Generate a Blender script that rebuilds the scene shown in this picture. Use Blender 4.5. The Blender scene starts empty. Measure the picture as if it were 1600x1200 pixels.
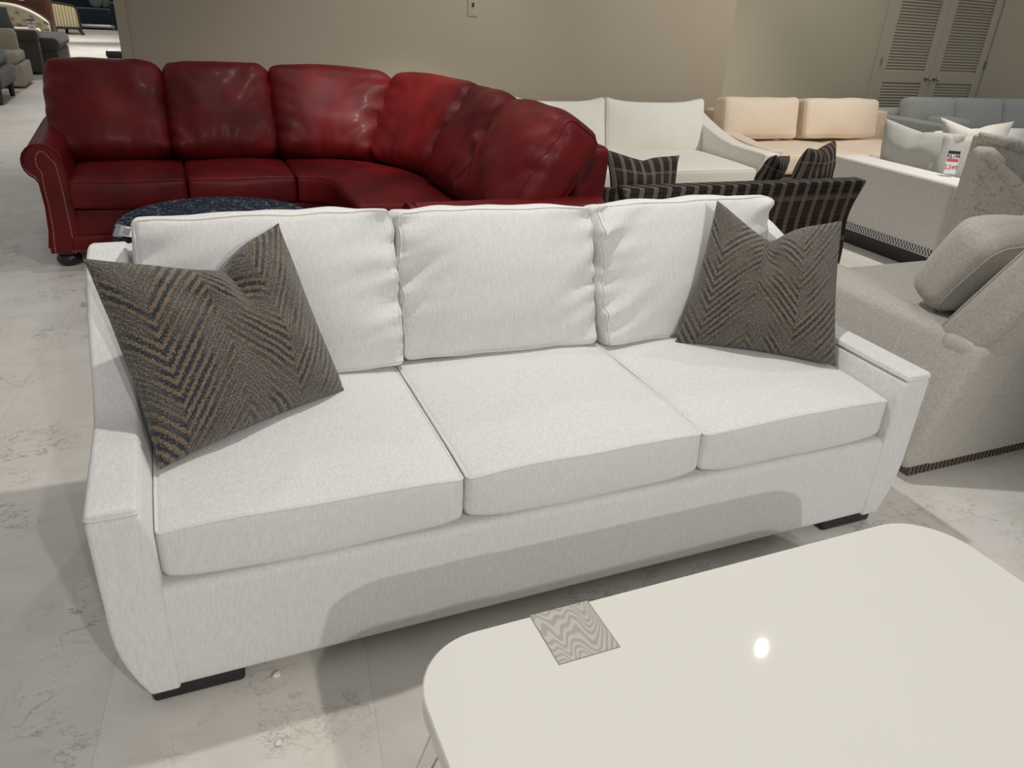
import bpy, math, random
from math import sin, cos, pi, exp, sqrt, radians as R
from mathutils import Vector, Matrix, noise
random.seed(7)
sc = bpy.context.scene
col = sc.collection
V = Vector

# ------------------------------------------------------------------ materials
def new_mat(name):
    m = bpy.data.materials.new(name); m.use_nodes = True
    nt = m.node_tree; b = nt.nodes['Principled BSDF']
    return m, nt, b
def node(nt, t, **kw):
    n = nt.nodes.new(t)
    for k, v in kw.items():
        if k.startswith('i_'):
            n.inputs[k[2:].replace('_', ' ')].default_value = v
        else: setattr(n, k, v)
    return n
def math_(nt, op, a, b=None, c=None, clamp=False):
    n = nt.nodes.new('ShaderNodeMath'); n.operation = op; n.use_clamp = clamp
    for i, x in enumerate((a, b, c)):
        if x is None: continue
        if isinstance(x, (int, float)): n.inputs[i].default_value = x
        else: nt.links.new(x, n.inputs[i])
    return n.outputs[0]
def mixc(nt, f, a, b, mode='MIX'):
    n = nt.nodes.new('ShaderNodeMix'); n.data_type = 'RGBA'; n.blend_type = mode
    for s, x in ((0, f), (6, a), (7, b)):
        if isinstance(x, (int, float)): n.inputs[s].default_value = x
        elif isinstance(x, tuple): n.inputs[s].default_value = x if len(x) == 4 else (*x, 1)
        else: nt.links.new(x, n.inputs[s])
    return n.outputs[2]
def ramp(nt, x, stops, interp='LINEAR'):
    n = nt.nodes.new('ShaderNodeValToRGB'); n.color_ramp.interpolation = interp
    e = n.color_ramp.elements
    while len(e) < len(stops): e.new(0.5)
    for el, (p, c) in zip(e, stops):
        el.position = p; el.color = (*c, 1) if isinstance(c, tuple) else (c, c, c, 1)
    nt.links.new(x, n.inputs[0]); return n.outputs[0]
def coords(nt, kind='Object', scale=(1, 1, 1), rot=(0, 0, 0)):
    t = nt.nodes.new('ShaderNodeTexCoord'); m = nt.nodes.new('ShaderNodeMapping')
    m.inputs['Scale'].default_value = scale; m.inputs['Rotation'].default_value = rot
    nt.links.new(t.outputs[kind], m.inputs['Vector']); return m.outputs[0]
def noise_(nt, vec, scale, detail=3, rough=.5, dist=0):
    n = nt.nodes.new('ShaderNodeTexNoise'); n.inputs['Scale'].default_value = scale
    n.inputs['Detail'].default_value = detail; n.inputs['Roughness'].default_value = rough
    n.inputs['Distortion'].default_value = dist
    nt.links.new(vec, n.inputs['Vector']); return n.outputs[0]
def bump(nt, b, h, strength=.3, dist=.002):
    n = nt.nodes.new('ShaderNodeBump'); n.inputs['Strength'].default_value = strength
    n.inputs['Distance'].default_value = dist
    nt.links.new(h, n.inputs['Height']); nt.links.new(n.outputs[0], b.inputs['Normal'])

def fabric(name, c, var=.12, scale=260, stretch=(1, .25, .15), rough=.95, sheen=.2, bs=.2, slub=True):
    m, nt, b = new_mat(name)
    v = coords(nt, 'Object', stretch)
    n1 = noise_(nt, v, scale, 2, .6); n2 = noise_(nt, coords(nt), 9, 2)
    vv = coords(nt, 'Object', (.35, .35, 1.4)); n3 = noise_(nt, vv, scale * 1.5, 1)
    f = math_(nt, 'ADD', math_(nt, 'MULTIPLY', n1, .6), math_(nt, 'MULTIPLY', n3, .4))
    f = ramp(nt, f, [(.38, 0.0), (.62, 1.0)])
    lo = tuple(x * (1 - var) for x in c); hi = tuple(min(1, x * (1 + var)) for x in c)
    cc = mixc(nt, f, lo, hi)
    cc = mixc(nt, math_(nt, 'MULTIPLY', n2, .25), cc, tuple(x * .88 for x in c))
    nt.links.new(cc, b.inputs['Base Color'])
    b.inputs['Roughness'].default_value = rough
    b.inputs['Sheen Weight'].default_value = sheen; b.inputs['Sheen Roughness'].default_value = .5
    b.inputs['Specular IOR Level'].default_value = .2
    bump(nt, b, f, bs, .0012)
    return m
def plain(name, c, rough=.5, metal=0, spec=.5, coat=0, nscale=0, nvar=.1, emit=None):
    m, nt, b = new_mat(name)
    b.inputs['Base Color'].default_value = (*c, 1)
    n = noise_(nt, coords(nt), nscale or 6, 3)
    cc = mixc(nt, n, tuple(x * (1 - nvar) for x in c), tuple(min(1, x * (1 + nvar)) for x in c))
    nt.links.new(cc, b.inputs['Base Color'])
    b.inputs['Roughness'].default_value = rough; b.inputs['Metallic'].default_value = metal
    b.inputs['Specular IOR Level'].default_value = spec; b.inputs['Coat Weight'].default_value = coat
    b.inputs['Coat Roughness'].default_value = .08
    return m

M = {}
M['ivory_tweed'] = fabric('off_white_tweed', (.683, .684, .680), .075, 240)
M['welt'] = fabric('off_white_cord', (.72, .70, .66), .06, 300)
M['greige'] = fabric('greige_tweed', (.44, .42, .38), .12, 170, (1, .4, .5))
M['ivory'] = fabric('ivory_cotton', (.86, .84, .765), .03, 200, bs=.15)
M['cream'] = fabric('peach_cream_linen', (.82, .685, .545), .05, 200, bs=.2)
M['lightgrey'] = fabric('light_grey_linen', (.74, .725, .70), .05, 200, bs=.2)
M['sagegrey'] = fabric('sage_grey_satin', (.46, .455, .42), .04, 200, rough=.6, bs=.15)
M['beige_pillow'] = fabric('beige_cloth', (.62, .58, .52), .08, 120, bs=.2)
M['blue'] = fabric('dusty_blue_chenille', (.53, .55, .53), .08, 120, bs=.2)
M['taupe'] = fabric('taupe_upholstery', (.06, .055, .045), .06, 90, bs=.2)
M['tan'] = fabric('tan_upholstery', (.29, .255, .19), .06, 90, bs=.2)
M['charcoal'] = fabric('charcoal_upholstery', (.045, .046, .040), .1, 90, bs=.2)
M['oat'] = fabric('oat_linen', (.50, .45, .36), .05, 90, bs=.2)
M['navy_velvet'] = fabric('navy_velvet', (.008, .014, .022), .2, 60, bs=.1, sheen=.25)
M['green_grey'] = fabric('green_grey_velvet', (.10, .12, .105), .15, 60, bs=.1)
M['black'] = plain('black_lacquer', (.012, .012, .013), .35)
M['darkwood'] = plain('dark_stained_wood', (.035, .023, .017), .6, spec=.15, nscale=30, nvar=.3)
M['ribwood'] = plain('grey_brown_wood', (.13, .10, .085), .55, nscale=40, nvar=.3)
M['redwood'] = plain('red_brown_wood', (.10, .025, .015), .4, nscale=20, nvar=.3)
M['chrome'] = plain('chrome', (.75, .75, .75), .18, 1)
M['nickel'] = plain('brushed_nickel', (.55, .53, .48), .25, 1)
M['brass'] = plain('aged_brass', (.42, .24, .12), .4, 1)
M['paper'] = plain('white_paper', (.82, .80, .79), .8)
M['redink'] = plain('red_ink', (.62, .10, .12), .8)
M['blackink'] = plain('black_ink', (.02, .02, .022), .8)
M['greyink'] = plain('grey_ink', (.25, .25, .26), .8)
M['debris'] = plain('plaster', (.72, .72, .70), .9)
M['dark_fabric'] = plain('black_vinyl', (.01, .01, .01), .5)

# wall paint
def wallpaint(name, c):
    m, nt, b = new_mat(name)
    n = noise_(nt, coords(nt), 1.2, 3)
    nt.links.new(mixc(nt, n, tuple(x * .96 for x in c), tuple(x * 1.03 for x in c)), b.inputs['Base Color'])
    b.inputs['Roughness'].default_value = .85
    b.inputs['Specular IOR Level'].default_value = .25
    bump(nt, b, noise_(nt, coords(nt), 180, 2), .12, .001)
    return m
M['wall'] = wallpaint('taupe_wall_paint', (.42, .368, .288))
M['wall_r'] = wallpaint('olive_taupe_wall_paint', (.56, .52, .40))
M['door'] = wallpaint('taupe_door_paint', (.56, .515, .41))
M['plate'] = plain('beige_plastic', (.42, .37, .29), .45)

# floor: worn pale polished concrete
def floor_mat():
    m, nt, b = new_mat('worn_pale_concrete')
    v = coords(nt)
    big = noise_(nt, v, .9, 4, .6)
    mid = noise_(nt, v, 5, 5, .65, .6)
    c = mixc(nt, ramp(nt, big, [(.35, 0.), (.65, 1.)]), (.655, .62, .555), (.77, .755, .725))
    c = mixc(nt, ramp(nt, mid, [(.42, 0.), (.75, .55)]), c, (.57, .54, .48))
    # thin wandering scratches and veins
    def vein(scale, w, dist, rot, strch):
        vv = coords(nt, 'Object', strch, (0, 0, rot))
        nn = nt.nodes.new('ShaderNodeTexNoise'); nn.inputs['Scale'].default_value = scale
        nn.inputs['Detail'].default_value = 6; nn.inputs['Roughness'].default_value = .62
        nn.inputs['Distortion'].default_value = dist
        nt.links.new(vv, nn.inputs['Vector'])
        a = math_(nt, 'ABSOLUTE', math_(nt, 'SUBTRACT', nn.outputs[0], .5))
        return ramp(nt, a, [(0., 1.), (w, 0.)])
    v1 = vein(1.6, .006, .3, .5, (1, 1.8, 1)); v2 = vein(3.2, .007, .1, 1.3, (1, 3, 1)); v3 = vein(2.3, .004, .8, 2.2, (1.5, 1, 1))
    brk = ramp(nt, noise_(nt, v, 2.7, 3), [(.47, 0.), (.62, 1.)])
    allv = math_(nt, 'MAXIMUM', math_(nt, 'MAXIMUM', v1, v2), v3)
    allv = math_(nt, 'MULTIPLY', allv, math_(nt, 'MULTIPLY', brk, .85))
    c = mixc(nt, allv, c, (.26, .245, .22))
    # pits / specks
    sp = nt.nodes.new('ShaderNodeTexVoronoi'); sp.inputs['Scale'].default_value = 42
    nt.links.new(v, sp.inputs['Vector'])
    d = ramp(nt, sp.outputs['Distance'], [(.05, 1.), (.11, 0.)])
    pit = math_(nt, 'MULTIPLY', d, ramp(nt, noise_(nt, v, 1.9, 3), [(.5, 0.), (.62, .55)]))
    c = mixc(nt, pit, c, (.17, .16, .15))
    # large slabs joints, barely visible
    br = nt.nodes.new('ShaderNodeTexBrick'); br.offset = 0; br.inputs['Scale'].default_value = 1
    br.inputs['Brick Width'].default_value = .61; br.inputs['Row Height'].default_value = .61
    br.inputs['Mortar Size'].default_value = .0022; br.inputs['Mortar Smooth'].default_value = .3
    br.inputs['Color1'].default_value = (1, 1, 1, 1); br.inputs['Color2'].default_value = (.93, .925, .92, 1)
    br.inputs['Mortar'].default_value = (.86, .85, .84, 1)
    nt.links.new(coords(nt, 'Object', (1, 1, 1), (0, 0, .12)), br.inputs['Vector'])
    c = mixc(nt, 1., c, br.outputs['Color'], 'MULTIPLY')
    nt.links.new(c, b.inputs['Base Color'])
    rg = nt.nodes.new('ShaderNodeMapRange'); rg.inputs['To Min'].default_value = .30; rg.inputs['To Max'].default_value = .55
    nt.links.new(mid, rg.inputs['Value']); nt.links.new(rg.outputs[0], b.inputs['Roughness'])
    b.inputs['Specular IOR Level'].default_value = .45
    bump(nt, b, mid, .08, .002)
    return m
M['floor'] = floor_mat()

def leather_mat():
    m, nt, b = new_mat('oxblood_leather')
    v = coords(nt)
    n = noise_(nt, v, 3.5, 4)
    c = mixc(nt, ramp(nt, n, [(.35, 0.), (.7, 1.)]), (.066, .0025, .0035), (.135, .0055, .007))
    nt.links.new(c, b.inputs['Base Color'])
    vo = nt.nodes.new('ShaderNodeTexVoronoi'); vo.inputs['Scale'].default_value = 420
    nt.links.new(v, vo.inputs['Vector'])
    h = math_(nt, 'ADD', math_(nt, 'MULTIPLY', vo.outputs[0], .25), math_(nt, 'MULTIPLY', noise_(nt, v, 14, 4), 1.))
    bump(nt, b, h, .35, .006)
    b.inputs['Roughness'].default_value = .46; b.inputs['Specular IOR Level'].default_value = .19
    b.inputs['Coat Weight'].default_value = .03; b.inputs['Coat Roughness'].default_value = .2
    return m
M['leather'] = leather_mat()
M['lacquer'] = plain('warm_white_lacquer', (.745, .73, .68), .5, spec=.2, coat=1., nvar=.01)
M['lacquer'].node_tree.nodes['Principled BSDF'].inputs['Coat Roughness'].default_value = .03
m, nt, b = new_mat('clear_acrylic'); M['acrylic'] = m
nt.links.new(mixc(nt, noise_(nt, coords(nt), 3, 1), (.93, .94, .95), (.97, .97, .98)), b.inputs['Base Color'])
b.inputs['Transmission Weight'].default_value = 1; b.inputs['Roughness'].default_value = .02; b.inputs['IOR'].default_value = 1.49

def cerused():
    m, nt, b = new_mat('cerused_grey_wood')
    v = coords(nt, 'Object', (1, .30, 1))
    w = nt.nodes.new('ShaderNodeTexWave'); w.wave_type = 'RINGS'; w.inputs['Scale'].default_value = 300
    w.inputs['Distortion'].default_value = 42; w.inputs['Detail'].default_value = 1; w.inputs['Detail Scale'].default_value = .06
    nt.links.new(v, w.inputs['Vector'])
    c = mixc(nt, ramp(nt, w.outputs[1], [(.25, 0.), (.7, 1.)]), (.33, .31, .275), (.47, .445, .40))
    nt.links.new(c, b.inputs['Base Color']); b.inputs['Roughness'].default_value = .4
    return m
M['cerused'] = cerused()

def zigzag():
    m, nt, b = new_mat('navy_ochre_chevron_weave')
    t = nt.nodes.new('ShaderNodeTexCoord'); s = nt.nodes.new('ShaderNodeSeparateXYZ')
    nt.links.new(t.outputs['UV'], s.inputs[0]); u, v = s.outputs[0], s.outputs[1]
    uv = t.outputs['UV']
    jit = math_(nt, 'MULTIPLY', math_(nt, 'SUBTRACT', noise_(nt, uv, 70, 3), .5), .05)
    colw = math_(nt, 'ADD', math_(nt, 'MULTIPLY', u, 3.5), .55)
    tri = math_(nt, 'PINGPONG', colw, 1.)
    p = math_(nt, 'ADD', math_(nt, 'ADD', v, math_(nt, 'MULTIPLY', tri, .36)), jit)
    per = math_(nt, 'FRACT', math_(nt, 'MULTIPLY', p, 17.))
    navy = ramp(nt, per, [(.0, 0.), (.06, 1.), (.40, 1.), (.46, 0.)])
    och = ramp(nt, per, [(.48, 0.), (.54, 1.), (.90, 1.), (.97, 0.)])
    # bold bands come and go along each column
    cidx = math_(nt, 'FLOOR', colw)
    comb = nt.nodes.new('ShaderNodeCombineXYZ')
    nt.links.new(math_(nt, 'MULTIPLY', cidx, 3.7), comb.inputs[0])
    nt.links.new(math_(nt, 'MULTIPLY', p, 4.6), comb.inputs[1]); nt.links.new(math_(nt, 'MULTIPLY', tri, 1.3), comb.inputs[2])
    bold = ramp(nt, noise_(nt, comb.outputs[0], 1., 1), [(.42, 0.), (.56, 1.)])
    fine = math_(nt, 'FRACT', math_(nt, 'MULTIPLY', p, 34.))
    weave = noise_(nt, uv, 260, 2, .7)
    base = mixc(nt, ramp(nt, fine, [(.1, 0.), (.3, 1.), (.6, 1.), (.9, 0.)]), (.030, .031, .037), (.165, .148, .125))
    base = mixc(nt, ramp(nt, weave, [(.42, 0.), (.62, .75)]), base, (.17, .145, .11))
    c = mixc(nt, math_(nt, 'MULTIPLY', och, bold), base, (.215, .158, .092))
    c = mixc(nt, math_(nt, 'MULTIPLY', navy, math_(nt, 'MULTIPLY', bold, .93)), c, (.020, .028, .050))
    c = mixc(nt, ramp(nt, noise_(nt, uv, 130, 2, .8), [(.40, .7), (.50, 0.)]), c, (.022, .022, .024))
    c = mixc(nt, ramp(nt, noise_(nt, uv, 150, 1), [(.64, 0.), (.70, .8)]), c, (.44, .40, .33))
    nt.links.new(c, b.inputs['Base Color'])
    b.inputs['Roughness'].default_value = .9; b.inputs['Specular IOR Level'].default_value = .2
    b.inputs['Sheen Weight'].default_value = .2
    h = math_(nt, 'ADD', weave, math_(nt, 'MULTIPLY', fine, .4))
    bump(nt, b, h, .7, .003)
    return m
M['zigzag'] = zigzag()

def plaid(name, dark=1., kind='Object', fx=1.):
    m, nt, b = new_mat(name)
    t = nt.nodes.new('ShaderNodeTexCoord'); s = nt.nodes.new('ShaderNodeSeparateXYZ')
    nt.links.new(t.outputs[kind], s.inputs[0])
    X, Yy, Z = s.outputs
    if kind == 'UV': hx, hz = math_(nt, 'MULTIPLY', X, .5 * fx), math_(nt, 'MULTIPLY', Yy, .5 * fx)
    else: hx, hz = math_(nt, 'ADD', X, math_(nt, 'MULTIPLY', Yy, .9)), math_(nt, 'ADD', Z, math_(nt, 'MULTIPLY', Yy, .35))
    def lines(c, period, a, bb, off=0.):
        f = math_(nt, 'FRACT', math_(nt, 'ADD', math_(nt, 'MULTIPLY', c, 1 / period), off))
        e = .02
        return ramp(nt, f, [(max(0, a - e), 0.), (a, 1.), (bb, 1.), (min(1, bb + e), 0.)])
    base = mixc(nt, lines(hz, .26, .30, .62), (.022 * dark, .018 * dark, .018 * dark), (.040 * dark, .027 * dark, .023 * dark))
    base = mixc(nt, math_(nt, 'MULTIPLY', lines(hz, .026, .3, .5), .28), base, (.10, .085, .07))
    st = lines(hx, .087, .10, .40)
    c = mixc(nt, math_(nt, 'MULTIPLY', st, .72), base, (.27 * dark, .225 * dark, .175 * dark))
    sub = math_(nt, 'MAXIMUM', lines(hx, .087, .17, .19), lines(hx, .087, .29, .31))
    c = mixc(nt, math_(nt, 'MULTIPLY', sub, .8), c, (.03, .022, .02))
    c = mixc(nt, math_(nt, 'MULTIPLY', lines(hz, .013, .2, .45), math_(nt, 'MULTIPLY', st, .55)), c, (.045, .035, .03))
    c = mixc(nt, math_(nt, 'MULTIPLY', lines(hz, .26, .70, .80), .35), c, (.24 * dark, .2 * dark, .16 * dark))
    nt.links.new(c, b.inputs['Base Color']); b.inputs['Roughness'].default_value = .95
    b.inputs['Specular IOR Level'].default_value = .2
    return m
M['plaid'] = plaid('brown_plaid'); M['plaid_uv'] = plaid('brown_plaid_pillow_cloth', .9, 'UV')

def damask():
    m, nt, b = new_mat('tonal_scroll_damask')
    v = coords(nt)
    n = nt.nodes.new('ShaderNodeTexNoise'); n.inputs['Scale'].default_value = 14; n.inputs['Detail'].default_value = 1.5
    n.inputs['Distortion'].default_value = 2.2; nt.links.new(v, n.inputs['Vector'])
    a = math_(nt, 'ABSOLUTE', math_(nt, 'SUBTRACT', n.outputs[0], .5))
    f = ramp(nt, a, [(.012, 1.), (.035, 0.)])
    nt.links.new(mixc(nt, f, (.60, .565, .50), (.43, .40, .35)), b.inputs['Base Color'])
    b.inputs['Roughness'].default_value = .8; b.inputs['Specular IOR Level'].default_value = .3
    return m
M['damask'] = damask()

def navyprint():
    m, nt, b = new_mat('navy_dash_print')
    v = coords(nt, 'Object', (1, 2.6, 1.6), (0, 0, .5))
    n = noise_(nt, v, 26, 2, .6, 1.2)
    f = ramp(nt, n, [(.62, 0.), (.65, 1.)])
    n2 = noise_(nt, coords(nt, 'Object', (2.2, 1, 1), (0, 0, -.6)), 30, 2, .6, .8)
    f = math_(nt, 'MAXIMUM', f, ramp(nt, n2, [(.655, 0.), (.685, 1.)]))
    c = mixc(nt, noise_(nt, coords(nt), 12, 2), (.006, .012, .030), (.014, .024, .052))
    nt.links.new(mixc(nt, math_(nt, 'MULTIPLY', f, .75), c, (.42, .41, .34)), b.inputs['Base Color'])
    b.inputs['Roughness'].default_value = .85; b.inputs['Specular IOR Level'].default_value = .2
    return m
M['navyprint'] = navyprint()

def stripes(name, a, c2, per, axis=0):
    m, nt, b = new_mat(name)
    t = nt.nodes.new('ShaderNodeTexCoord'); s = nt.nodes.new('ShaderNodeSeparateXYZ')
    nt.links.new(t.outputs['Object'], s.inputs[0])
    f = math_(nt, 'FRACT', math_(nt, 'MULTIPLY', s.outputs[axis], 1 / per))
    nt.links.new(mixc(nt, ramp(nt, f, [(.0, 0.), (.06, 1.), (.34, 1.), (.40, 0.)]), a, c2), b.inputs['Base Color'])
    b.inputs['Roughness'].default_value = .7
    return m
M['yellowstripe'] = stripes('straw_stripe_cloth', (.42, .36, .20), (.20, .165, .10), .085)

def braid_mat():
    m, nt, b = new_mat('navy_white_braid')
    v = coords(nt, 'Object', (1, 1, 1))
    s = nt.nodes.new('ShaderNodeSeparateXYZ'); nt.links.new(v, s.inputs[0])
    zz = math_(nt, 'PINGPONG', math_(nt, 'MULTIPLY', math_(nt, 'SUBTRACT', s.outputs[2], .1), 1.), .028)
    f = math_(nt, 'FRACT', math_(nt, 'MULTIPLY', math_(nt, 'ADD', s.outputs[1], zz), 1 / .026))
    nt.links.new(mixc(nt, ramp(nt, f, [(.40, 0.), (.48, 1.)]), (.015, .018, .04), (.70, .70, .68)), b.inputs['Base Color'])
    b.inputs['Roughness'].default_value = .8
    return m
M['braid'] = braid_mat()

# ------------------------------------------------------------------ mesh tools
class MB:
    def __init__(s): s.v = []; s.f = []; s.uv = None
    def add(s, vs, fs):
        o = len(s.v); s.v += [tuple(x) for x in vs]; s.f += [tuple(i + o for i in f) for f in fs]; return s
def axis_list(h, r, n, seg=3):
    r = min(r, h * .999)
    o = [h - r + r * math.tan(pi / 4 * k / seg) for k in range(seg, 0, -1)]
    L = [-x for x in o] + [-(h - r) + 2 * (h - r) * i / n for i in range(n + 1)] + o[::-1]
    return L
def rbox(size, r=.02, n=(4, 4, 4), fn=None, c=(0, 0, 0), seg=3):
    hx, hy, hz = [s / 2 for s in size]; h = (hx, hy, hz)
    rr = min(r, hx * .98, hy * .98, hz * .98)
    A = [axis_list(h[i], rr, n[i], seg) for i in range(3)]
    N = [len(a) for a in A]
    idx = {}; vs = []; fs = []
    def vert(i, j, k):
        key = (i, j, k)
        if key in idx: return idx[key]
        q = V((A[0][i], A[1][j], A[2][k]))
        inner = V([max(-(h[a] - rr), min(h[a] - rr, q[a])) for a in range(3)])
        d = q - inner
        if d.length > 1e-9: q = inner + d.normalized() * rr
        if fn: q = fn(V(q))
        q = V(q) + V(c)
        idx[key] = len(vs); vs.append(tuple(q)); return idx[key]
    for ax in range(3):
        a, bx = [(1, 2), (2, 0), (0, 1)][ax]
        for side in (0, 1):
            k0 = (N[ax] - 1) * side
            for i in range(N[a] - 1):
                for j in range(N[bx] - 1):
                    quad = []
                    for di, dj in ((0, 0), (1, 0), (1, 1), (0, 1)):
                        t = [0, 0, 0]; t[ax] = k0; t[a] = i + di; t[bx] = j + dj
                        quad.append(vert(*t))
                    fs.append(tuple(quad if side else quad[::-1]))
    return MB().add(vs, fs)
def tube(pts, r, seg=6, closed=False):
    pts = [V(p) for p in pts]; n = len(pts); vs = []; fs = []
    prev = None
    for i, p in enumerate(pts):
        if closed: t = pts[(i + 1) % n] - pts[i - 1]
        else: t = pts[min(i + 1, n - 1)] - pts[max(i - 1, 0)]
        t.normalize()
        if prev is None:
            a = V((0, 0, 1)) if abs(t.z) < .9 else V((1, 0, 0)); nn = t.cross(a).normalized()
        else:
            nn = (prev - t * prev.dot(t)).normalized()
        prev = nn; bb = t.cross(nn)
        rad = r(i / (n - 1)) if callable(r) else r
        for k in range(seg):
            an = 2 * pi * k / seg; vs.append(tuple(p + (nn * cos(an) + bb * sin(an)) * rad))
    m = n if closed else n - 1
    for i in range(m):
        for k in range(seg):
            a = i * seg + k; b2 = i * seg + (k + 1) % seg
            c2 = ((i + 1) % n) * seg + (k + 1) % seg; d = ((i + 1) % n) * seg + k
            fs.append((a, b2, c2, d))
    if not closed:
        fs.append(tuple(range(seg))[::-1]); fs.append(tuple((n - 1) * seg + k for k in range(seg)))
    return MB().add(vs, fs)
def edge_loop(size, r, axis=2, sign=1, fn=None, c=(0, 0, 0), per=14, out=0., ang=45):
    """closed path along a rounded edge of an rbox"""
    h = [s / 2 for s in size]; r = min(r, min(h) * .98)
    a, b2 = [i for i in range(3) if i != axis]
    ha, hb = h[a] - r, h[b2] - r
    P = []
    corners = [(ha, hb, 0), (-ha, hb, 90), (-ha, -hb, 180), (ha, -hb, 270)]
    for ci, (ca, cb, st) in enumerate(corners):
        for k in range(5):
            an = R(st + 90 * k / 4); P.append((ca, cb, an))
        na, nb, _ = corners[(ci + 1) % 4]
        for k in range(1, per):
            f = k / per; P.append((ca + (na - ca) * f, cb + (nb - cb) * f, R(st + 90)))
    pts = []
    for ca, cb, an in P:
        q = V((0, 0, 0)); cc = cos(R(ang)); ss = sin(R(ang))
        q[a] = ca + (r + out) * cc * cos(an); q[b2] = cb + (r + out) * cc * sin(an)
        q[axis] = sign * (h[axis] - r + (r + out) * ss)
        if fn: q = fn(q)
        pts.append(V(q) + V(c))
    return pts
def lathe(prof, seg=24, c=(0, 0, 0)):
    vs = []; fs = []; n = len(prof)
    for (r, z) in prof:
        for k in range(seg):
            a = 2 * pi * k / seg; vs.append((c[0] + r * cos(a), c[1] + r * sin(a), c[2] + z))
    for i in range(n - 1):
        for k in range(seg):
            k2 = (k + 1) % seg
            fs.append((i * seg + k, i * seg + k2, (i + 1) * seg + k2, (i + 1) * seg + k))
    fs.append(tuple(range(seg))[::-1]); fs.append(tuple((n - 1) * seg + k for k in range(seg)))
    return MB().add(vs, fs)
def prism(prof, fn, t0, t1, nt=1, cap=True):
    """closed 2-D profile swept; fn(a,b,t)->point"""
    vs = []; fs = []; n = len(prof)
    for i in range(nt + 1):
        t = t0 + (t1 - t0) * i / nt
        for (a, b2) in prof: vs.append(tuple(fn(a, b2, t)))
    for i in range(nt):
        for k in range(n):
            k2 = (k + 1) % n
            fs.append((i * n + k, i * n + k2, (i + 1) * n + k2, (i + 1) * n + k))
    if cap: fs.append(tuple(range(n))[::-1]); fs.append(tuple(nt * n + k for k in range(n)))
    return MB().add(vs, fs)

def obj(name, mb, mat, parent=None, smooth=True, uv=None, angle=None, label=None):
    me = bpy.data.meshes.new(name)
    vs = mb.v
    off = V((0, 0, 0))
    if parent is not None:
        inv = parent.matrix_world.inverted(); vs = [tuple(inv @ V(v)) for v in vs]
    me.from_pydata(vs, [], mb.f); me.update()
    o = bpy.data.objects.new(name, me); col.objects.link(o)
    import bmesh
    bm = bmesh.new(); bm.from_mesh(me); bmesh.ops.recalc_face_normals(bm, faces=bm.faces); bm.to_mesh(me); bm.free()
    me.polygons.foreach_set('use_smooth', [smooth] * len(me.polygons))
    if smooth:
        ang = R(angle if angle else 40)
        try: me.set_sharp_from_angle(angle=ang)
        except Exception: pass
    me.materials.append(M[mat] if isinstance(mat, str) else mat)
    if uv is not None:
        l = me.uv_layers.new(name='UVMap')
        for lp in me.loops: l.data[lp.index].uv = uv[lp.vertex_index]
    if parent is not None:
        o.parent = parent; o.matrix_world = parent.matrix_world.copy()
    if label: o['label'] = label
    return o
def thing(name, label, cat, loc=(0, 0, 0), group=None):
    o = bpy.data.objects.new(name, None); col.objects.link(o); o.empty_display_size = .1
    o.location = loc; o['label'] = label; o['category'] = cat
    if group: o['group'] = group
    o.matrix_world = Matrix.Translation(loc)
    return o
def tag(o, label, cat, group=None):
    o['label'] = label; o['category'] = cat
    if group: o['group'] = group
    return o
def struct(name, mb, mat, parent=None, smooth=False):
    o = obj(name, mb, mat, parent, smooth)
    if parent is None: o['kind'] = 'structure'
    return o
def box(x0, x1, y0, y1, z0, z1):
    vs = [(x, y, z) for x in (x0, x1) for y in (y0, y1) for z in (z0, z1)]
    return MB().add(vs, [(0, 1, 3, 2), (4, 6, 7, 5), (0, 4, 5, 1), (2, 3, 7, 6), (0, 2, 6, 4), (1, 5, 7, 3)])
def rb(x0, x1, y0, y1, z0, z1, r=.02, n=(3, 3, 3), fn=None, seg=3):
    c = ((x0 + x1) / 2, (y0 + y1) / 2, (z0 + z1) / 2)
    f = (lambda q: V(fn(V(q) + V(c))) - V(c)) if fn else None
    return rbox((x1 - x0, y1 - y0, z1 - z0), r, n, f, c, seg)
def merge(*ms):
    o = MB()
    for m_ in ms: o.add(m_.v, m_.f)
    return o
def cushion(parent, name, mat, size, c, r, puff=.03, axes=(2,), n=(14, 14, 6), post=None, wr=0., seed=0, weltm=None,
            weltax=2, weltsign=(1,), wr_fn=None, weltr=.0032, belly=.0, weltname='welt'):
    """soft box: puff = outward crown of the faces along axes; post = final map"""
    h = [s / 2 for s in size]
    def fn(q):
        u = [q[i] / h[i] for i in range(3)]
        d = V((0, 0, 0))
        for ax in range(3):
            a, b2 = [i for i in range(3) if i != ax]
            k = (1 - min(1, abs(u[a])) ** 2.4) * (1 - min(1, abs(u[b2])) ** 2.4)
            amt = puff if ax in axes else belly
            d[ax] += math.copysign(1, q[ax]) * amt * k * min(1, abs(u[ax])) ** 2
        if wr_fn: d += wr_fn(q, u)
        elif wr:
            p3 = V((q.x * 5 + seed, q.y * 5, q.z * 5)); d += V(noise.noise_vector(p3)) * wr
        q = q + d
        return post(q) if post else q
    mb = rbox(size, r, n, fn, (0, 0, 0) if post else c)
    o = obj(name, mb, mat, parent, angle=60)
    if weltm:
        for sg in weltsign:
            pts = edge_loop(size, r, weltax, sg, fn, (0, 0, 0) if post else c, per=max(n) + 4, out=.001)
            obj(weltname, tube(pts, weltr, 6, True), weltm, o)
    return o

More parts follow.
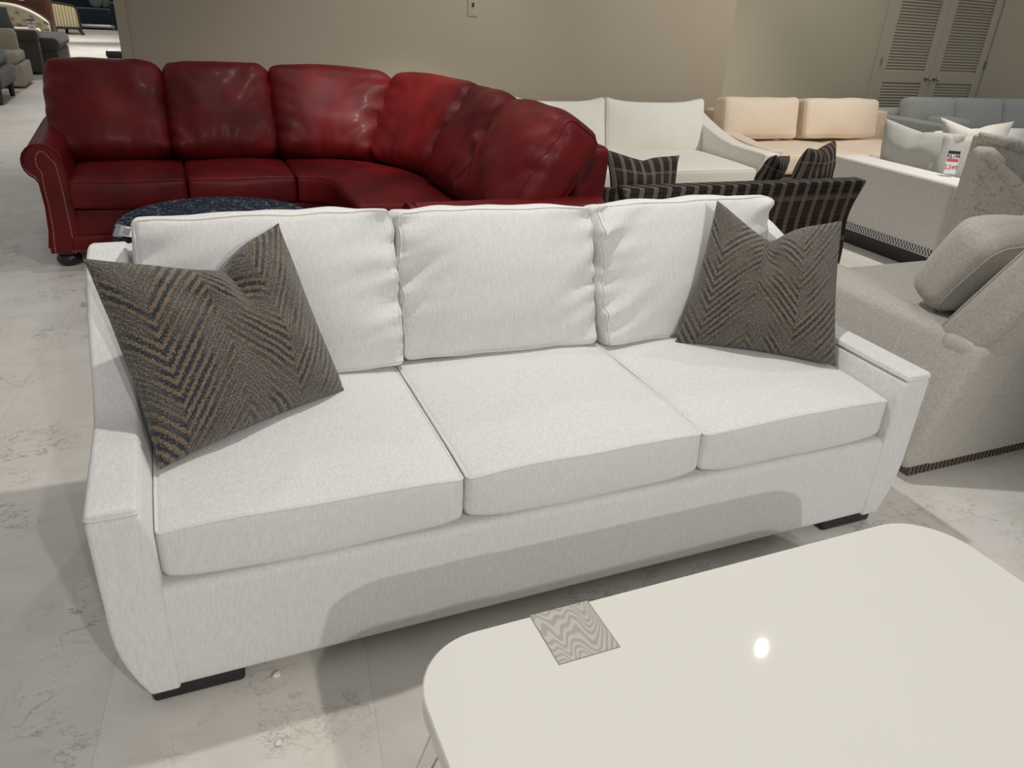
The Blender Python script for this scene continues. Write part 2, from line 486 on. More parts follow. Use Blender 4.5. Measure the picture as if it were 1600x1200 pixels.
def pillow(name, label, cat, mat, BL, BR, TL, TR, thick=.09, notch=.0, uvs=(1, 1), seed=0, group=None, N=36, ear=.035, pinch=.10, nu=.5):
    """throw pillow on four corner points (bilinear), soft thickness, karate chop notch at the top"""
    BL, BR, TL, TR = map(V, (BL, BR, TL, TR))
    nrm = ((BR - BL).cross(TL - BL)).normalized()   # towards the viewer when corners run left to right
    s = (BR - BL).length
    vs = []; uv = []; fs = []
    def P(u, v, side):
        # waisted outline: edges bow inwards between pointed corners
        uu = u; vv = v
        b1 = pinch * (1 - (2 * u - 1) ** 2) * .5; b2 = pinch * (1 - (2 * v - 1) ** 2) * .5
        vv = v + b1 * (.5 - v) * 2 * (abs(2 * v - 1)) ** 1.0 * .5
        uu = u + b2 * (.5 - u) * 2 * (abs(2 * u - 1)) ** 1.0 * .5
        # chop
        dd = (u - nu) / (nu if u < nu else 1 - nu); g = (1 - abs(dd)) ** 1.15 * (1 + .35 * sin(pi * abs(dd)) * (-1 if u > nu else .2))
        vv -= notch * g * max(0, v - .25) ** 1.3 / (.75 ** 1.3)
        p = BL * (1 - uu) * (1 - vv) + BR * uu * (1 - vv) + TL * (1 - uu) * vv + TR * uu * vv
        e = max(0, (1 - abs(2 * u - 1) ** 2.6) * (1 - abs(2 * v - 1) ** 2.6))
        t = thick * e ** .55
        # soft chop crease in the face
        cr = exp(-((u - nu - .05 * (1 - v)) / (.035 + .08 * (1 - v))) ** 2) * max(0, v - .62) * notch * 2.2 * (1 if e > 0 else 0)
        t2 = t * (1 - min(.9, cr * 6))
        w = noise.noise(V((u * 4 + seed * 3.1, v * 4, side * 5 + seed))) * thick * .16 * e ** .3
        w += noise.noise(V((u * 11 + seed, v * 9, side * 3))) * thick * .07 * e ** .4
        return p + nrm * (side * (t2 + w) if e > 0 else 0)
    idx = {}
    for side in (1, -1):
        for j in range(N + 1):
            for i in range(N + 1):
                bd = i in (0, N) or j in (0, N)
                key = (i, j, 0 if bd else side)
                if key in idx: continue
                u = .5 - .5 * cos(pi * i / N); v = .5 - .5 * cos(pi * j / N)
                u = .6 * u + .4 * i / N; v = .6 * v + .4 * j / N
                idx[key] = len(vs); vs.append(tuple(P(u, v, side))); uv.append((u * uvs[0], v * uvs[1]))
        for j in range(N):
            for i in range(N):
                q = []
                for di, dj in ((0, 0), (1, 0), (1, 1), (0, 1)):
                    a, b2 = i + di, j + dj
                    q.append(idx[(a, b2, 0 if (a in (0, N) or b2 in (0, N)) else side)])
                fs.append(tuple(q if side > 0 else q[::-1]))
    # origin at base
    base = (BL + BR) / 2
    mb = MB().add([V(x) - base for x in vs], fs)
    o = obj(name, mb, mat, None, uv=uv, angle=75); o.location = base
    tag(o, label, cat, group)
    return o

# ------------------------------------------------------------------ setting
struct('floor', box(-16, 16, -7, 40, -.1, 0), 'floor')
struct('wall_back', box(-1.12, 4.03, 4.9, 5.05, 0, 3.0), 'wall')
struct('trim_1', rb(-1.175, -1.105, 4.885, 5.06, 0, 3.0, .006, (1, 1, 4)), 'wall')
struct('wall_return', box(4.0, 4.03, 5.05, 6.0, 0, 3.0), 'wall_r')
X0, X1 = 7.13, 8.99; XC = 8.06
struct('wall_right', merge(box(4.0, X0, 6.0, 6.15, 0, 3.0), box(X1, 15, 6.0, 6.15, 0, 3.0), box(X0, X1, 6.0, 6.15, 2.3, 3.0)), 'wall_r')
struct('wall_far', box(-16, 4, 36, 36.2, 0, 3.2), 'darkwood')
struct('trim_2', merge(box(X0 - .08, X0, 5.98, 6.0, 0, 2.38), box(X1, X1 + .08, 5.98, 6.0, 0, 2.38), box(X0, X1, 5.98, 6.0, 2.3, 2.38)), 'door')
def leaf(n_, x0, x1, kn, hinge):
    d = struct(f'door_{n_}', merge(box(x0, x0 + .13, 6.0, 6.04, .02, 2.29), box(x1 - .13, x1, 6.0, 6.04, .02, 2.29),
               box(x0 + .13, x1 - .13, 6.0, 6.04, .93, 1.06), box(x0 + .13, x1 - .13, 6.0, 6.04, .02, .22), box(x0 + .13, x1 - .13, 6.0, 6.04, 2.16, 2.29)), 'door')
    for (z0, z1) in ((.22, .93), (1.06, 2.16)):
        mb = MB(); z = z0 + .016
        while z < z1:
            vs = []
            for x in (x0 + .13, x1 - .13):
                vs += [(x, 6.004, z - .016), (x, 6.008, z - .019), (x, 6.036, z + .012), (x, 6.032, z + .015)]
            mb.add(vs, [(0, 1, 2, 3), (4, 7, 6, 5), (0, 4, 5, 1), (1, 5, 6, 2), (2, 6, 7, 3), (3, 7, 4, 0)])
            z += .0335
        mb.add(*[(b_.v, b_.f) for b_ in [box(x0 + .13, x1 - .13, 6.037, 6.04, z0, z1)]][0])
        obj('louver_panel', mb, 'door', d, smooth=False)
    prof = [(.030, 0), (.030, .006), (.012, .012), (.012, .035), (.022, .042), (.030, .056), (.026, .070), (.010, .076)]
    mb = lathe(prof, 16); mb.v = [(kn + x, 6.0 - z, .985 + y) for x, y, z in mb.v]
    obj('door_knob', mb, 'nickel', d, label='round brushed nickel knob')
    for hz in (1.12, 1.95):
        obj('hinge', box(hinge - .012, hinge + .012, 5.975, 6.0, hz, hz + .09), 'greyink', d, smooth=False)
leaf(1, X0 + .005, XC - .002, XC - .07, X0 + .01)
leaf(2, XC + .002, X1 - .005, XC + .07, X1 - .01)
wp = tag(obj('wall_plate', rb(1.40, 1.485, 4.893, 4.902, 1.43, 1.60, .003, (1, 1, 1)), 'plate'),
         'beige switch plate on the long taupe wall above the red sectional', 'wall plate')
mb = lathe([(.004, 0), (.004, .003), (.001, .004)], 8); mb.v = [(1.4425 + x, 4.893 - z, 1.447 + y) for x, y, z in mb.v]
obj('screw', mb, 'nickel', wp)
obj('toggle', rb(1.436, 1.449, 4.882, 4.895, 1.50, 1.53, .003, (1, 1, 1)), 'blackink', wp)

# ------------------------------------------------------------------ main white sofa
S = thing('sofa', 'long off-white three-seat sofa in the foreground behind the white coffee table', 'sofa', (0, .4, 0))
def armtop(y):
    P = [(-.2, 0), (.31, .004), (.40, .05), (.48, .12), (.57, .18), (.66, .235), (.76, .272), (.86, .283), (.95, .262), (1.1, .24)]
    for (a, za), (b2, zb) in zip(P, P[1:]):
        if y <= b2: 
            t = (y - a) / (b2 - a); t = max(0, t); return za + (zb - za) * t
    return P[-1][1]
for sg in (-1, 1):
    def fn(q, sg=sg):
        z = q.z; zb = .045
        t = max(0, (z - zb) / .50)
        z2 = z + armtop(q.y) * t
        x = q.x
        k = max(0, (.26 - q.z) / .215)
        outer = (abs(x) - 1.08) / .1
        x -= sg * .055 * k ** 2 * max(0, outer)
        x -= sg * .017 * max(0, 1 - outer) * max(0, min(1, (.54 - z) / .06))
        return V((x, q.y, z2))
    lo, hi = (1.08, 1.182)
    x0, x1 = (lo, hi) if sg > 0 else (-hi, -lo)
    a = obj('arm', rb(x0, x1, -.093, .945, .045, .545, .012, (2, 26, 12), fn), 'ivory_tweed', S)
    def fn2(q, sg=sg): return V((q.x, q.y, q.z + armtop(q.y)))
    sz = (.101, 1.034, .026); cc = ((x0 + x1) / 2, .4235, .555)
    pf = lambda q, c=cc: V(fn2(V(q) + V(c))) - V(c)
    obj('arm_pad', rbox(sz, .013, (3, 26, 1), pf, cc), 'ivory_tweed', a)
    obj('welt', tube(edge_loop(sz, .013, 2, -1, pf, cc, per=26, out=-.001, ang=10), .003, 6, True), 'welt', a)
def railfn(q): return q
obj('base', rb(-1.092, 1.092, -.086, .92, .045, .338, .022, (24, 4, 4)), 'ivory_tweed', S)
obj('back_frame', rb(-1.10, 1.10, .80, .945, .10, .832, .03, (16, 2, 6)), 'ivory_tweed', S)
sx = [-1.064, -.3575, .3555, 1.064]
for i in range(3):
    a, b2 = sx[i] + .002, sx[i + 1] - .002
    size = (b2 - a, .73, .138); c = ((a + b2) / 2, .285, .4125)
    def wf(q, u, i=i):
        n_ = noise.noise(V((q.x * 4 + i * 7, q.y * 4, .3)))
        front = exp(-((q.y + size[1] / 2) / .05) ** 2)
        sag = -.006 * front * (q.z > 0) * (1 - abs(u[0]) ** 2) * 0
        # front lip rises and falls a little
        fr2 = exp(-((q.y + size[1] / 2) / .12) ** 2)
        return V((0, noise.noise(V((q.x * 5, i, q.z * 6))) * .006 * front + .016 * abs(u[0]) ** 7 * front,
                  n_ * .006 + .012 * (1 - abs(u[0]) ** 2.5) * fr2 * (q.z > 0) - .010 * abs(u[0]) ** 8 * fr2 * (1 if q.z > 0 else -1)))
    cushion(S, 'seat_cushion', 'ivory_tweed', size, c, .018, .030, (2,), (20, 16, 6), wr_fn=wf, weltm='welt', belly=.008, weltr=.0048)
# back cushions
def leaner(cx, cy, cz, tilt, yaw=0, roll=0):
    m_ = Matrix.Translation((cx, cy, cz)) @ Matrix.Rotation(yaw, 4, 'Z') @ Matrix.Rotation(tilt, 4, 'X') @ Matrix.Rotation(roll, 4, 'Y')
    return lambda q: m_ @ V(q)
spec = [(-.695, .725, .48, 0.0, .0), (.012, .685, .465, .015, -.02), (.715, .722, .475, .0, .02)]
for i, (cx, w, hh, roll, yaw) in enumerate(spec):
    size = (w - .012, .17, hh)
    def wf(q, u, i=i, w=w):
        d = V((0, 0, 0))
        ex = 1 - abs(u[0])
        k = exp(-ex / .22) * (1 if i != 0 or u[0] > 0 else .5)
        # wrinkles running in from the sides
        s_ = math.copysign(1, u[0])
        ridg = noise.noise(V((i * 9 + s_ * 3, q.z * 17 + .35 * s_ * ex * 6, ex * 2.2))) 
        ridg2 = noise.noise(V((i * 4 + s_ * 5, q.z * 34 + s_ * ex * 5, ex * 2)))
        d.y += (ridg * .044 + ridg2 * .018) * k * (1 if q.y < 0 else -1)
        d.x += s_ * noise.noise(V((i * 5 + 2, q.z * 9, s_))) * .012 * exp(-ex / .1)
        d.z += noise.noise(V((q.x * 8 + i * 3, u[1], 4))) * .008 * exp(-(1 - abs(u[2])) / .2)
        # corners sag outwards at the bottom
        d.y += noise.noise(V((q.x * 3 + i, q.z * 3, 2))) * .016
        return d
    post = leaner(cx, (.705, .715, .672)[i], .462 + hh / 2 * cos(R(14)) + .012, R(-15), yaw, roll)
    cushion(S, 'back_cushion', 'ivory_tweed', size, (0, 0, 0), .022, .045, (1,), (30, 5, 34), post, wr_fn=wf,
            weltm='welt', weltax=1, weltsign=(-1, 1), belly=.012, weltr=.0028)
for x0 in (-1.13, .92):
    for y0 in (-.072, .84):
        def ff(q, y0=y0): return V((q.x, q.y, q.z))
        obj('foot', rb(x0, x0 + .21, y0, y0 + .065, 0, .05, .012, (4, 1, 1)), 'black', S)

pillow('throw_pillow', 'large navy and ochre chevron pillow tilted against the left arm of the foreground white sofa', 'pillow', 'zigzag',
       (-1.045, .155, .500), (-.552, .43, .500), (-1.15, .44, .935), (-.683, .575, .962), .105, .17, seed=1, nu=.60, group='chevron pillows on the white sofa')
p2 = pillow('throw_pillow', 'navy and ochre chevron pillow propped in the right corner of the foreground white sofa', 'pillow', 'zigzag',
       (.605, .47, .500), (1.04, .15, .500), (.765, .575, .968), (1.170, .40, .925), .105, .20, seed=2, nu=.48, group='chevron pillows on the white sofa')

# ------------------------------------------------------------------ coffee table
T = thing('coffee_table', 'white lacquer coffee table with rounded corners and a grey wood inlay', 'coffee table', (.03, -.88, 0))
def rrect(x0, x1, y0, y1, r, seg=14):
    P = []
    for cx, cy, st, rr in ((x1 - r[0], y1 - r[0], 0, r[0]), (x0 + r[1], y1 - r[1], 90, r[1]), (x0 + r[2], y0 + r[2], 180, r[2]), (x1 - r[3], y0 + r[3], 270, r[3])):
        for k in range(seg + 1):
            a = R(st + 90 * k / seg); P.append((cx + rr * cos(a), cy + rr * sin(a)))
    return P
rr_ = (.15, .14, .15, .15)
tx0, tx1, ty0, ty1 = -.642, .705, -1.235, -.518
def slab(z0, z1, bev=.003):
    Ls = [(z0, -bev), (z0 + bev, 0), (z1 - bev, 0), (z1, -bev)]
    vs = []; fs = []; n = None
    for z, o_ in Ls:
        P = rrect(tx0 - o_, tx1 + o_, ty0 - o_, ty1 + o_, rr_) if False else rrect(tx0 - o_, tx1 + o_, ty0 - o_, ty1 + o_, tuple(x + o_ for x in rr_))
        n = len(P); vs += [(x, y, z) for x, y in P]
    for i in range(3):
        for k in range(n):
            fs.append((i * n + k, i * n + (k + 1) % n, (i + 1) * n + (k + 1) % n, (i + 1) * n + k))
    fs.append(tuple(range(n))[::-1]); fs.append(tuple(3 * n + k for k in range(n)))
    return MB().add(vs, fs)
obj('tabletop', slab(.392, .437), 'lacquer', T, angle=25)
ix0, ix1, iy0, iy1 = -.382, -.254, -.650, -.5172
obj('wood_inlay', box(ix0, ix1, iy0, iy1, .400, .4378), 'cerused', T, smooth=False, label='square grey cerused wood inlay at the table edge')
obj('inlay_border', merge(box(ix0 - .002, ix0, iy0, iy1, .40, .4374), box(ix1, ix1 + .002, iy0, iy1, .40, .4374), box(ix0 - .002, ix1 + .002, iy0 - .002, iy0, .40, .4374)), 'greyink', T, smooth=False)
for (lx, ly, s1, s2) in ((-.585, -.66, 1, 1), (.64, -.66, -1, 1), (-.585, -1.1, 1, -1), (.64, -1.1, -1, -1)):
    def lf(q, lx=lx, ly=ly, s1=s1, s2=s2):
        t = (.392 - q.z) / .392
        return V((lx + q.x * (1 - .2 * t) - s1 * .02 * t, ly + q.y * (1 - .3 * t) + s2 * .16 * t, q.z))
    obj('leg', rb(-.022, .022, -.03, .03, 0, .392, .004, (1, 1, 3), lf), 'acrylic', T, label='clear acrylic leg')

# ------------------------------------------------------------------ red leather sectional
RS = thing('sectional_sofa', 'curved red leather sectional sofa with rolled nailhead arm by the long wall', 'sofa', (-.2, 3.9, 0))
S1, S2 = 1.30, 2.20
def path(s, n):
    if s < S1: return (-1.54 + s, 3.42 + n)
    if s < S2:
        th = (s - S1) / (S2 - S1) * pi / 2; r_ = .24 + n
        return (-.24 + r_ * sin(th), 3.18 + r_ * cos(th))
    return (.0 + n, 3.18 - (s - S2))
def pm(q): x, y = path(q.x, q.y); return V((x, y, q.z))
def rs(name, s0, s1, n0, n1, z0, z1, r, n=(6, 3, 3), pre=None, mat='leather', par=RS, label=None):
    f = (lambda q: pm(pre(q))) if pre else pm
    return obj(name, rb(s0, s1, n0, n1, z0, z1, r, n, f), mat, par, angle=60, label=label)
SE = 3.53
rs('base', .0, SE, .03, 1.0, .085, .335, .02, (40, 2, 3))
rs('base_molding', .0, SE, .012, .06, .085, .185, .015, (40, 1, 1))
rs('back_frame', .0, SE + .02, .86, 1.06, .09, .93, .05, (44, 2, 4), lambda q: V((q.x, q.y + .05 * (q.z - .5), q.z)))
for (a, b2) in ((.045, .66), (.67, 1.295), (1.305, 2.80), (2.81, SE - .01)):
    c = ((a + b2) / 2, .27, .425); size = (b2 - a, .62, .16)
    def wf(q, u, a=a): return V((0, 0, noise.noise(V((q.x * 4 + a * 3, q.y * 4, .3))) * .008))
    cushion(RS, 'seat_cushion', 'leather', size, c, .028, .028, (2,), (26 if b2 - a > 1 else 14, 12, 4),
            lambda q, c=c: pm(V(q) + V(c)), wr_fn=wf, weltm='leather', belly=.012, weltr=.004)
segs = [(-.06, .605), (.608, 1.27), (1.273, 1.75), (1.753, 2.27), (2.273, 2.84), (2.843, SE + .06)]
for i, (a, b2) in enumerate(segs):
    Wd = b2 - a; hh = .625; tilt = R(33)
    size = (Wd, .25, hh); n0, z0 = .665, .775
    def wf(q, u, i=i, Wd=Wd):
        d = V((0, 0, 0)); ex = 1 - abs(u[0]); s_ = math.copysign(1, u[0])
        k = exp(-ex / .30)
        if q.y < .08:
            low = .5 + .5 * max(0, -u[2])
            rg = noise.noise(V((i * 7 + s_ * 2, q.z * 13 - s_ * q.x * 9, ex * 3)))
            d.y += rg * .034 * k
            d.y += noise.noise(V((q.x * 22 + i * 5, q.z * 4, i))) * .012 * exp(-(1 + u[2]) / .35)
            d.y += noise.noise(V((q.x * 5 + i * 11, q.z * 5, 3))) * .022
        # pleats at the top of the last cushion
        if i >= 3:
            d.y += sin(q.x * 90) * .006 * exp(-((u[2] - .75) / .2) ** 2) * exp(-ex / .5)
        d.z += -.012 * abs(u[0]) ** 3 * (u[2] > 0)
        return d
    def post(q, a=a, b2=b2, tilt=tilt):
        y = q.y * cos(tilt) + q.z * sin(tilt); z = -q.y * sin(tilt) + q.z * cos(tilt)
        # top rolls backwards
        return pm(V(((a + b2) / 2 + q.x, n0 + .075 + y, z0 + z)))
    cushion(RS, 'back_cushion', 'leather', size, (0, 0, 0), .066, .05, (1,), (26, 6, 28), post, wr_fn=wf, belly=.02,
            weltm='leather' if i == 5 else None, weltax=0, weltsign=(1,), weltr=.005)
# rolled arms (profile in s / z), swept along n
def arm_prof(scale=1.):
    P = []
    cx, cz, rr2 = -.065, .605, .098 * scale
    # inner face up, round the scroll, underside, outer face down with a flare
    P += [(.05, .085), (.05, .30), (.045, .48), (.03, .60)]
    for k in range(0, 13):
        a = R(20 + k * 18.5); P.append((cx + rr2 * cos(a), cz + rr2 * sin(a)))
    P += [(-.098, .49), (-.092, .36), (-.10, .22), (-.118, .12), (-.12, .085)]
    return P
for side in (0, 1):
    def af(a, b2, t, side=side):
        s = a if side == 0 else SE - a
        up = .035 * max(0, (t - .1)) if side == 0 else .0
        return pm(V((s, t, b2 + up * (b2 > .4))))
    A = obj('arm', prism(arm_prof(), af, .05, 1.0, 14), 'leather', RS, angle=50)
    # raised front panel with piping
    Pf = [(x * .93 - .003, z) for x, z in arm_prof(.93)]
    obj('scroll_panel', prism(Pf, af, .020, .055, 1), 'leather', A, angle=30)
    pts = [af(x, z, .02) for x, z in arm_prof(1.0)[1:-1]]
    obj('piping', tube(pts, .006, 6), 'leather', A)
    nm = MB()
    inner = [(x * .60 - .020, z) for x, z in arm_prof(.60)]
    # resample
    seq = [V((x, z, 0)) for x, z in inner]
    d = 0; step = .0135
    for p, q in zip(seq, seq[1:]):
        L = (q - p).length; t = d
        while t < L:
            c = p + (q - p) * (t / L); w3 = af(c.x, c.y, .018)
            ico = lathe([(.0055, -.003), (.0042, .002), (.001, .004)], 6)
            nv = [V((x, -z, y)) if side == 0 else V((-z, x, y)) for x, y, z in ico.v]
            nm.add([w3 + v for v in nv], ico.f)
            t += step
        d = t - L
    obj('nailhead_trim', nm, 'brass', A, label='rows of small brass nailheads')
nm = MB()
for k in range(78):
    w3 = pm(V((.0 + k * .0165, .008, .097))); ico = lathe([(.0055, -.003), (.0042, .002), (.001, .004)], 6)
    nm.add([w3 + V((x, -z, y)) for x, y, z in ico.v], ico.f)
obj('nailhead_trim', nm, 'brass', RS)
bun = [(.045, 0), (.062, .012), (.070, .035), (.062, .058), (.052, .066), (.066, .074), (.070, .095)]
for (s, n) in ((-.035, .09), (SE + .03, .09), (-.02, .95), (SE, .95), (1.3, .95)):
    x, y = path(s, n); obj('foot', lathe(bun, 20, (x, y, 0)), 'black', RS)

# ------------------------------------------------------------------ navy ottoman
O = thing('round_ottoman', 'round tufted navy ottoman with pale dashes between the red sectional and white sofa', 'ottoman', (-.745, 2.66, 0))
prof = []
for k in range(7): prof.append((.51 + .03 * sin(pi * k / 6), .10 + .28 * k / 6))
for k in range(1, 8): a = R(90 * k / 7); prof.append((.445 + .075 * cos(a), .38 + .065 * sin(a)))
for rr3 in (.36, .28, .2, .12, .05): prof.append((rr3, .447 + .018 * (1 - rr3 / .43)))
mb = lathe(prof, 64)
nv = []
for x, y, z in mb.v:
    r3 = sqrt(x * x + y * y); a = math.atan2(y, x)
    dz = 0
    if z > .37:
        for ring, cnt in ((.16, 6), (.33, 12)):
            for k in range(cnt):
                b4 = 2 * pi * k / cnt; d2 = (x - ring * cos(b4)) ** 2 + (y - ring * sin(b4)) ** 2
                dz -= .02 * exp(-d2 / .0012)
    nv.append((x - .745, y + 2.74 - .02, z + dz))
mb.v = nv
obj('upholstered_drum', mb, 'navyprint', O)
for k in range(4):
    a = pi / 4 + k * pi / 2; obj('foot', lathe([(.018, 0), (.028, .10)], 12, (-.745 + .36 * cos(a), 2.72 + .36 * sin(a), 0)), 'black', O)
tg = thing('price_tag', 'price tag in a clear sleeve lying on the left side of the navy ottoman', 'price tag', (-1.20, 2.5, .30))
def tagbox(c, u, v, w, h, t=.0015):
    c, u, v = V(c), V(u).normalized(), V(v).normalized(); n_ = u.cross(v).normalized()
    vs = [c + u * a * w / 2 + v * b2 * h / 2 + n_ * d * t / 2 for a in (-1, 1) for b2 in (-1, 1) for d in (-1, 1)]
    return MB().add(vs, [(0, 1, 3, 2), (4, 6, 7, 5), (0, 4, 5, 1), (2, 3, 7, 6), (0, 2, 6, 4), (1, 5, 7, 3)])

# ------------------------------------------------------------------ generic helpers for showroom seating
def feet(T_, pts, z, r=.02, mat='darkwood', taper=.7, name='leg'):
    for (x, y) in pts: obj(name, lathe([(r * taper, 0), (r, z)], 10, (x, y, 0)), mat, T_)

# ivory loveseat
L = thing('loveseat', 'ivory slope-arm loveseat against the long wall right of the red sectional', 'sofa', (2.6, 3.9, 0))
obj('base', rb(1.52, 3.50, 3.42, 4.6, .08, .32, .02, (8, 3, 2)), 'ivory', L)
obj('back_frame', rb(1.50, 3.52, 4.50, 4.72, .08, .80, .05, (8, 2, 4)), 'ivory', L)
def larm(q):
    t = max(0, min(1, (q.y - 3.42) / 1.2)); top = .585 + .22 * max(0, (t - .3) / .7) ** 1.6
    z = q.z if q.z < .3 else .3 + (q.z - .3) * (top - .3) / .3
    sgn = 1 if q.x > 2.5 else -1
    return V((q.x + sgn * (.03 * max(0, (q.z - .2) / .4) * (1 - t) - .07 * (1 - t)), q.y - .04 * max(0, (q.z - .3) / .3) * (t < .2), z))
for (a, b2) in ((1.40, 1.54), (3.42, 3.57)):
    obj('arm', rb(a, b2, 3.42, 4.70, .07, .60, .02, (2, 16, 8), larm), 'ivory', L)
for (a, b2) in ((1.55, 3.41),):
    cushion(L, 'seat_cushion', 'ivory', (b2 - a, .95, .14), ((a + b2) / 2, 3.90, .395), .03, .03, (2,), (16, 10, 3), weltm='ivory')
for (cx, w) in ((2.0, .86), (2.93, .99)):
    def wf(q, u, cx=cx):
        k = max(0, u[2]) ** 3 * abs(u[0]) ** 4
        return V((0, noise.noise(V((q.x * 5 + cx, q.z * 5, 1))) * .012, k * .035 - .010 * (u[2] > .3) * (1 - abs(u[0]) ** 2)))
    cushion(L, 'back_cushion', 'ivory', (w, .15, .42), (0, 0, 0), .03, .055, (1,), (16, 4, 16), leaner(cx, 4.36, .645, R(-12)), wr_fn=wf, weltm='ivory', weltax=1, weltsign=(-1,))
feet(L, [(1.5, 3.5), (3.45, 3.5), (1.5, 4.6), (3.45, 4.6)], .09)

# peach cream sofa
Cm = thing('sofa', 'peach cream two-cushion sofa in the corner in front of the louvered doors', 'sofa', (4.85, 4.2, 0))
obj('base', rb(3.80, 5.95, 3.72, 4.7, .06, .30, .015, (8, 3, 2)), 'cream', Cm)
obj('back_frame', rb(3.78, 5.97, 4.62, 4.80, .06, .76, .03, (8, 2, 4)), 'cream', Cm)
for (a, b2) in ((3.68, 3.83), (5.92, 6.08)):
    def carm(q): return V((q.x, q.y, q.z + (.10 * max(0, (q.y - 3.9) / .9) if q.z > .4 else 0)))
    obj('arm', rb(a, b2, 3.68, 4.8, .05, .56, .015, (2, 8, 4), carm), 'cream', Cm)
for (a, b2) in ((3.84, 4.87), (4.88, 5.91)):
    cushion(Cm, 'seat_cushion', 'cream', (b2 - a, .82, .155), ((a + b2) / 2, 4.10, .425), .03, .03, (2,), (12, 8, 3), weltm='cream')
for (cx, w, yw) in ((4.09, .86, 0), (5.06, .93, .02)):
    def wf(q, u): return V((0, noise.noise(V((q.x * 4 + cx, q.z * 4, 1))) * .014, noise.noise(V((q.x * 3 + cx, 0, 1))) * .012 * u[2]))
    cushion(Cm, 'back_cushion', 'cream', (w, .19, .365), (0, 0, 0), .045, .05, (1,), (14, 5, 12), leaner(cx, 4.42, .712, R(-10), yw), wr_fn=wf, weltm='cream', weltax=1, weltsign=(-1,))
feet(Cm, [(3.75, 3.75), (6.0, 3.75), (3.75, 4.7), (6.0, 4.7)], .06)

# blue sofa
B = thing('sofa', 'dusty blue sofa far right in front of the louvered doors', 'sofa', (7.9, 4.8, 0))
obj('base', rb(6.5, 9.9, 4.0, 5.2, .06, .36, .02, (6, 3, 2)), 'blue', B)
obj('back_frame', rb(6.45, 9.9, 5.1, 5.35, .06, .72, .05, (8, 2, 3)), 'blue', B)
obj('arm', rb(6.38, 6.62, 3.95, 5.35, .05, .66, .02, (2, 6, 4)), 'blue', B)
obj('arm', rb(9.8, 10.0, 3.95, 5.35, .05, .66, .02, (2, 6, 4)), 'blue', B)
for (a, b2) in ((6.63, 8.2), (8.21, 9.79)):
    cushion(B, 'seat_cushion', 'blue', (b2 - a, .95, .14), ((a + b2) / 2, 4.5, .43), .03, .03, (2,), (8, 6, 3))
for (cx, w) in ((6.98, .72), (7.74, .78), (8.55, .82), (9.35, .8)):
    cushion(B, 'back_cushion', 'blue', (w, .18, .40), (0, 0, 0), .06, .05, (1,), (8, 4, 8), leaner(cx, 5.0, .66, R(-14)))
feet(B, [(6.5, 4.05), (9.85, 4.05), (6.5, 5.2), (9.85, 5.2)], .06)
bp = rb(6.72, 7.05, 4.45, 4.80, .535, .70, .06, (4, 3, 3)); o = obj('bolster_pillow', bp, 'blue'); tag(o, 'small dusty blue bolster on the blue sofa beside its left arm', 'pillow')

# plaid settee (its back towards us)
Pl = thing('settee', 'low brown plaid settee seen from behind, right of the red sectional', 'settee', (2.05, 2.35, 0))
def pback(q):
    t = (q.z - .15) / .55
    fl = .035 * max(0, t - .75) / .25 - .03 * exp(-((t - .55) / .25) ** 2)
    sgn = 1 if q.x > 2.05 else -1; ex = max(0, (abs(q.x - 2.05) - .6) / .23)
    return V((q.x + sgn * fl * ex, q.y - .04 * max(0, t - .6), q.z + .0))
obj('backrest', rb(1.255, 2.885, 1.93, 2.03, .15, .70, .012, (24, 2, 14), pback), 'plaid', Pl)
def parm(q):
    t = (q.y - 1.95) / .8; return V((q.x, q.y, q.z - (.16 * max(0, t) if q.z > .4 else 0)))
for (a, b2) in ((1.24, 1.33), (2.80, 2.90)):
    obj('arm', rb(a, b2, 1.99, 2.72, .15, .695, .012, (2, 10, 5), parm), 'plaid', Pl)
obj('base', rb(1.32, 2.82, 2.0, 2.70, .15, .30, .015, (8, 4, 2)), 'plaid', Pl)
cushion(Pl, 'seat_cushion', 'plaid', (1.46, .66, .14), (2.065, 2.37, .37), .03, .02, (2,), (12, 6, 3))
feet(Pl, [(1.33, 2.0), (2.80, 2.0), (1.33, 2.66), (2.80, 2.66)], .16, .022)
g = 'plaid pillows on the plaid settee'
pillow('throw_pillow', 'dark plaid pillow flopped in the left end of the plaid settee', 'pillow', 'plaid_uv',
       (1.36, 2.25, .50), (1.76, 2.22, .50), (1.30, 2.30, .835), (1.82, 2.32, .79), .075, .12, (1.3, 1.3), 5, g, N=20)
pillow('throw_pillow', 'plaid pillow leaning forward in the right corner of the plaid settee, nearer of two', 'pillow', 'plaid_uv',
       (2.47, 2.10, .58), (2.86, 2.14, .53), (2.62, 2.15, .85), (2.915, 2.24, .885), .085, .09, (1.3, 1.3), 6, g, N=20)
pillow('throw_pillow', 'plaid pillow standing behind the nearer one in the right corner of the plaid settee', 'pillow', 'plaid_uv',
       (2.50, 2.40, .50), (2.74, 2.62, .50), (2.575, 2.36, .775), (2.80, 2.48, .745), .07, .05, (1.3, 1.3), 7, g, N=20)

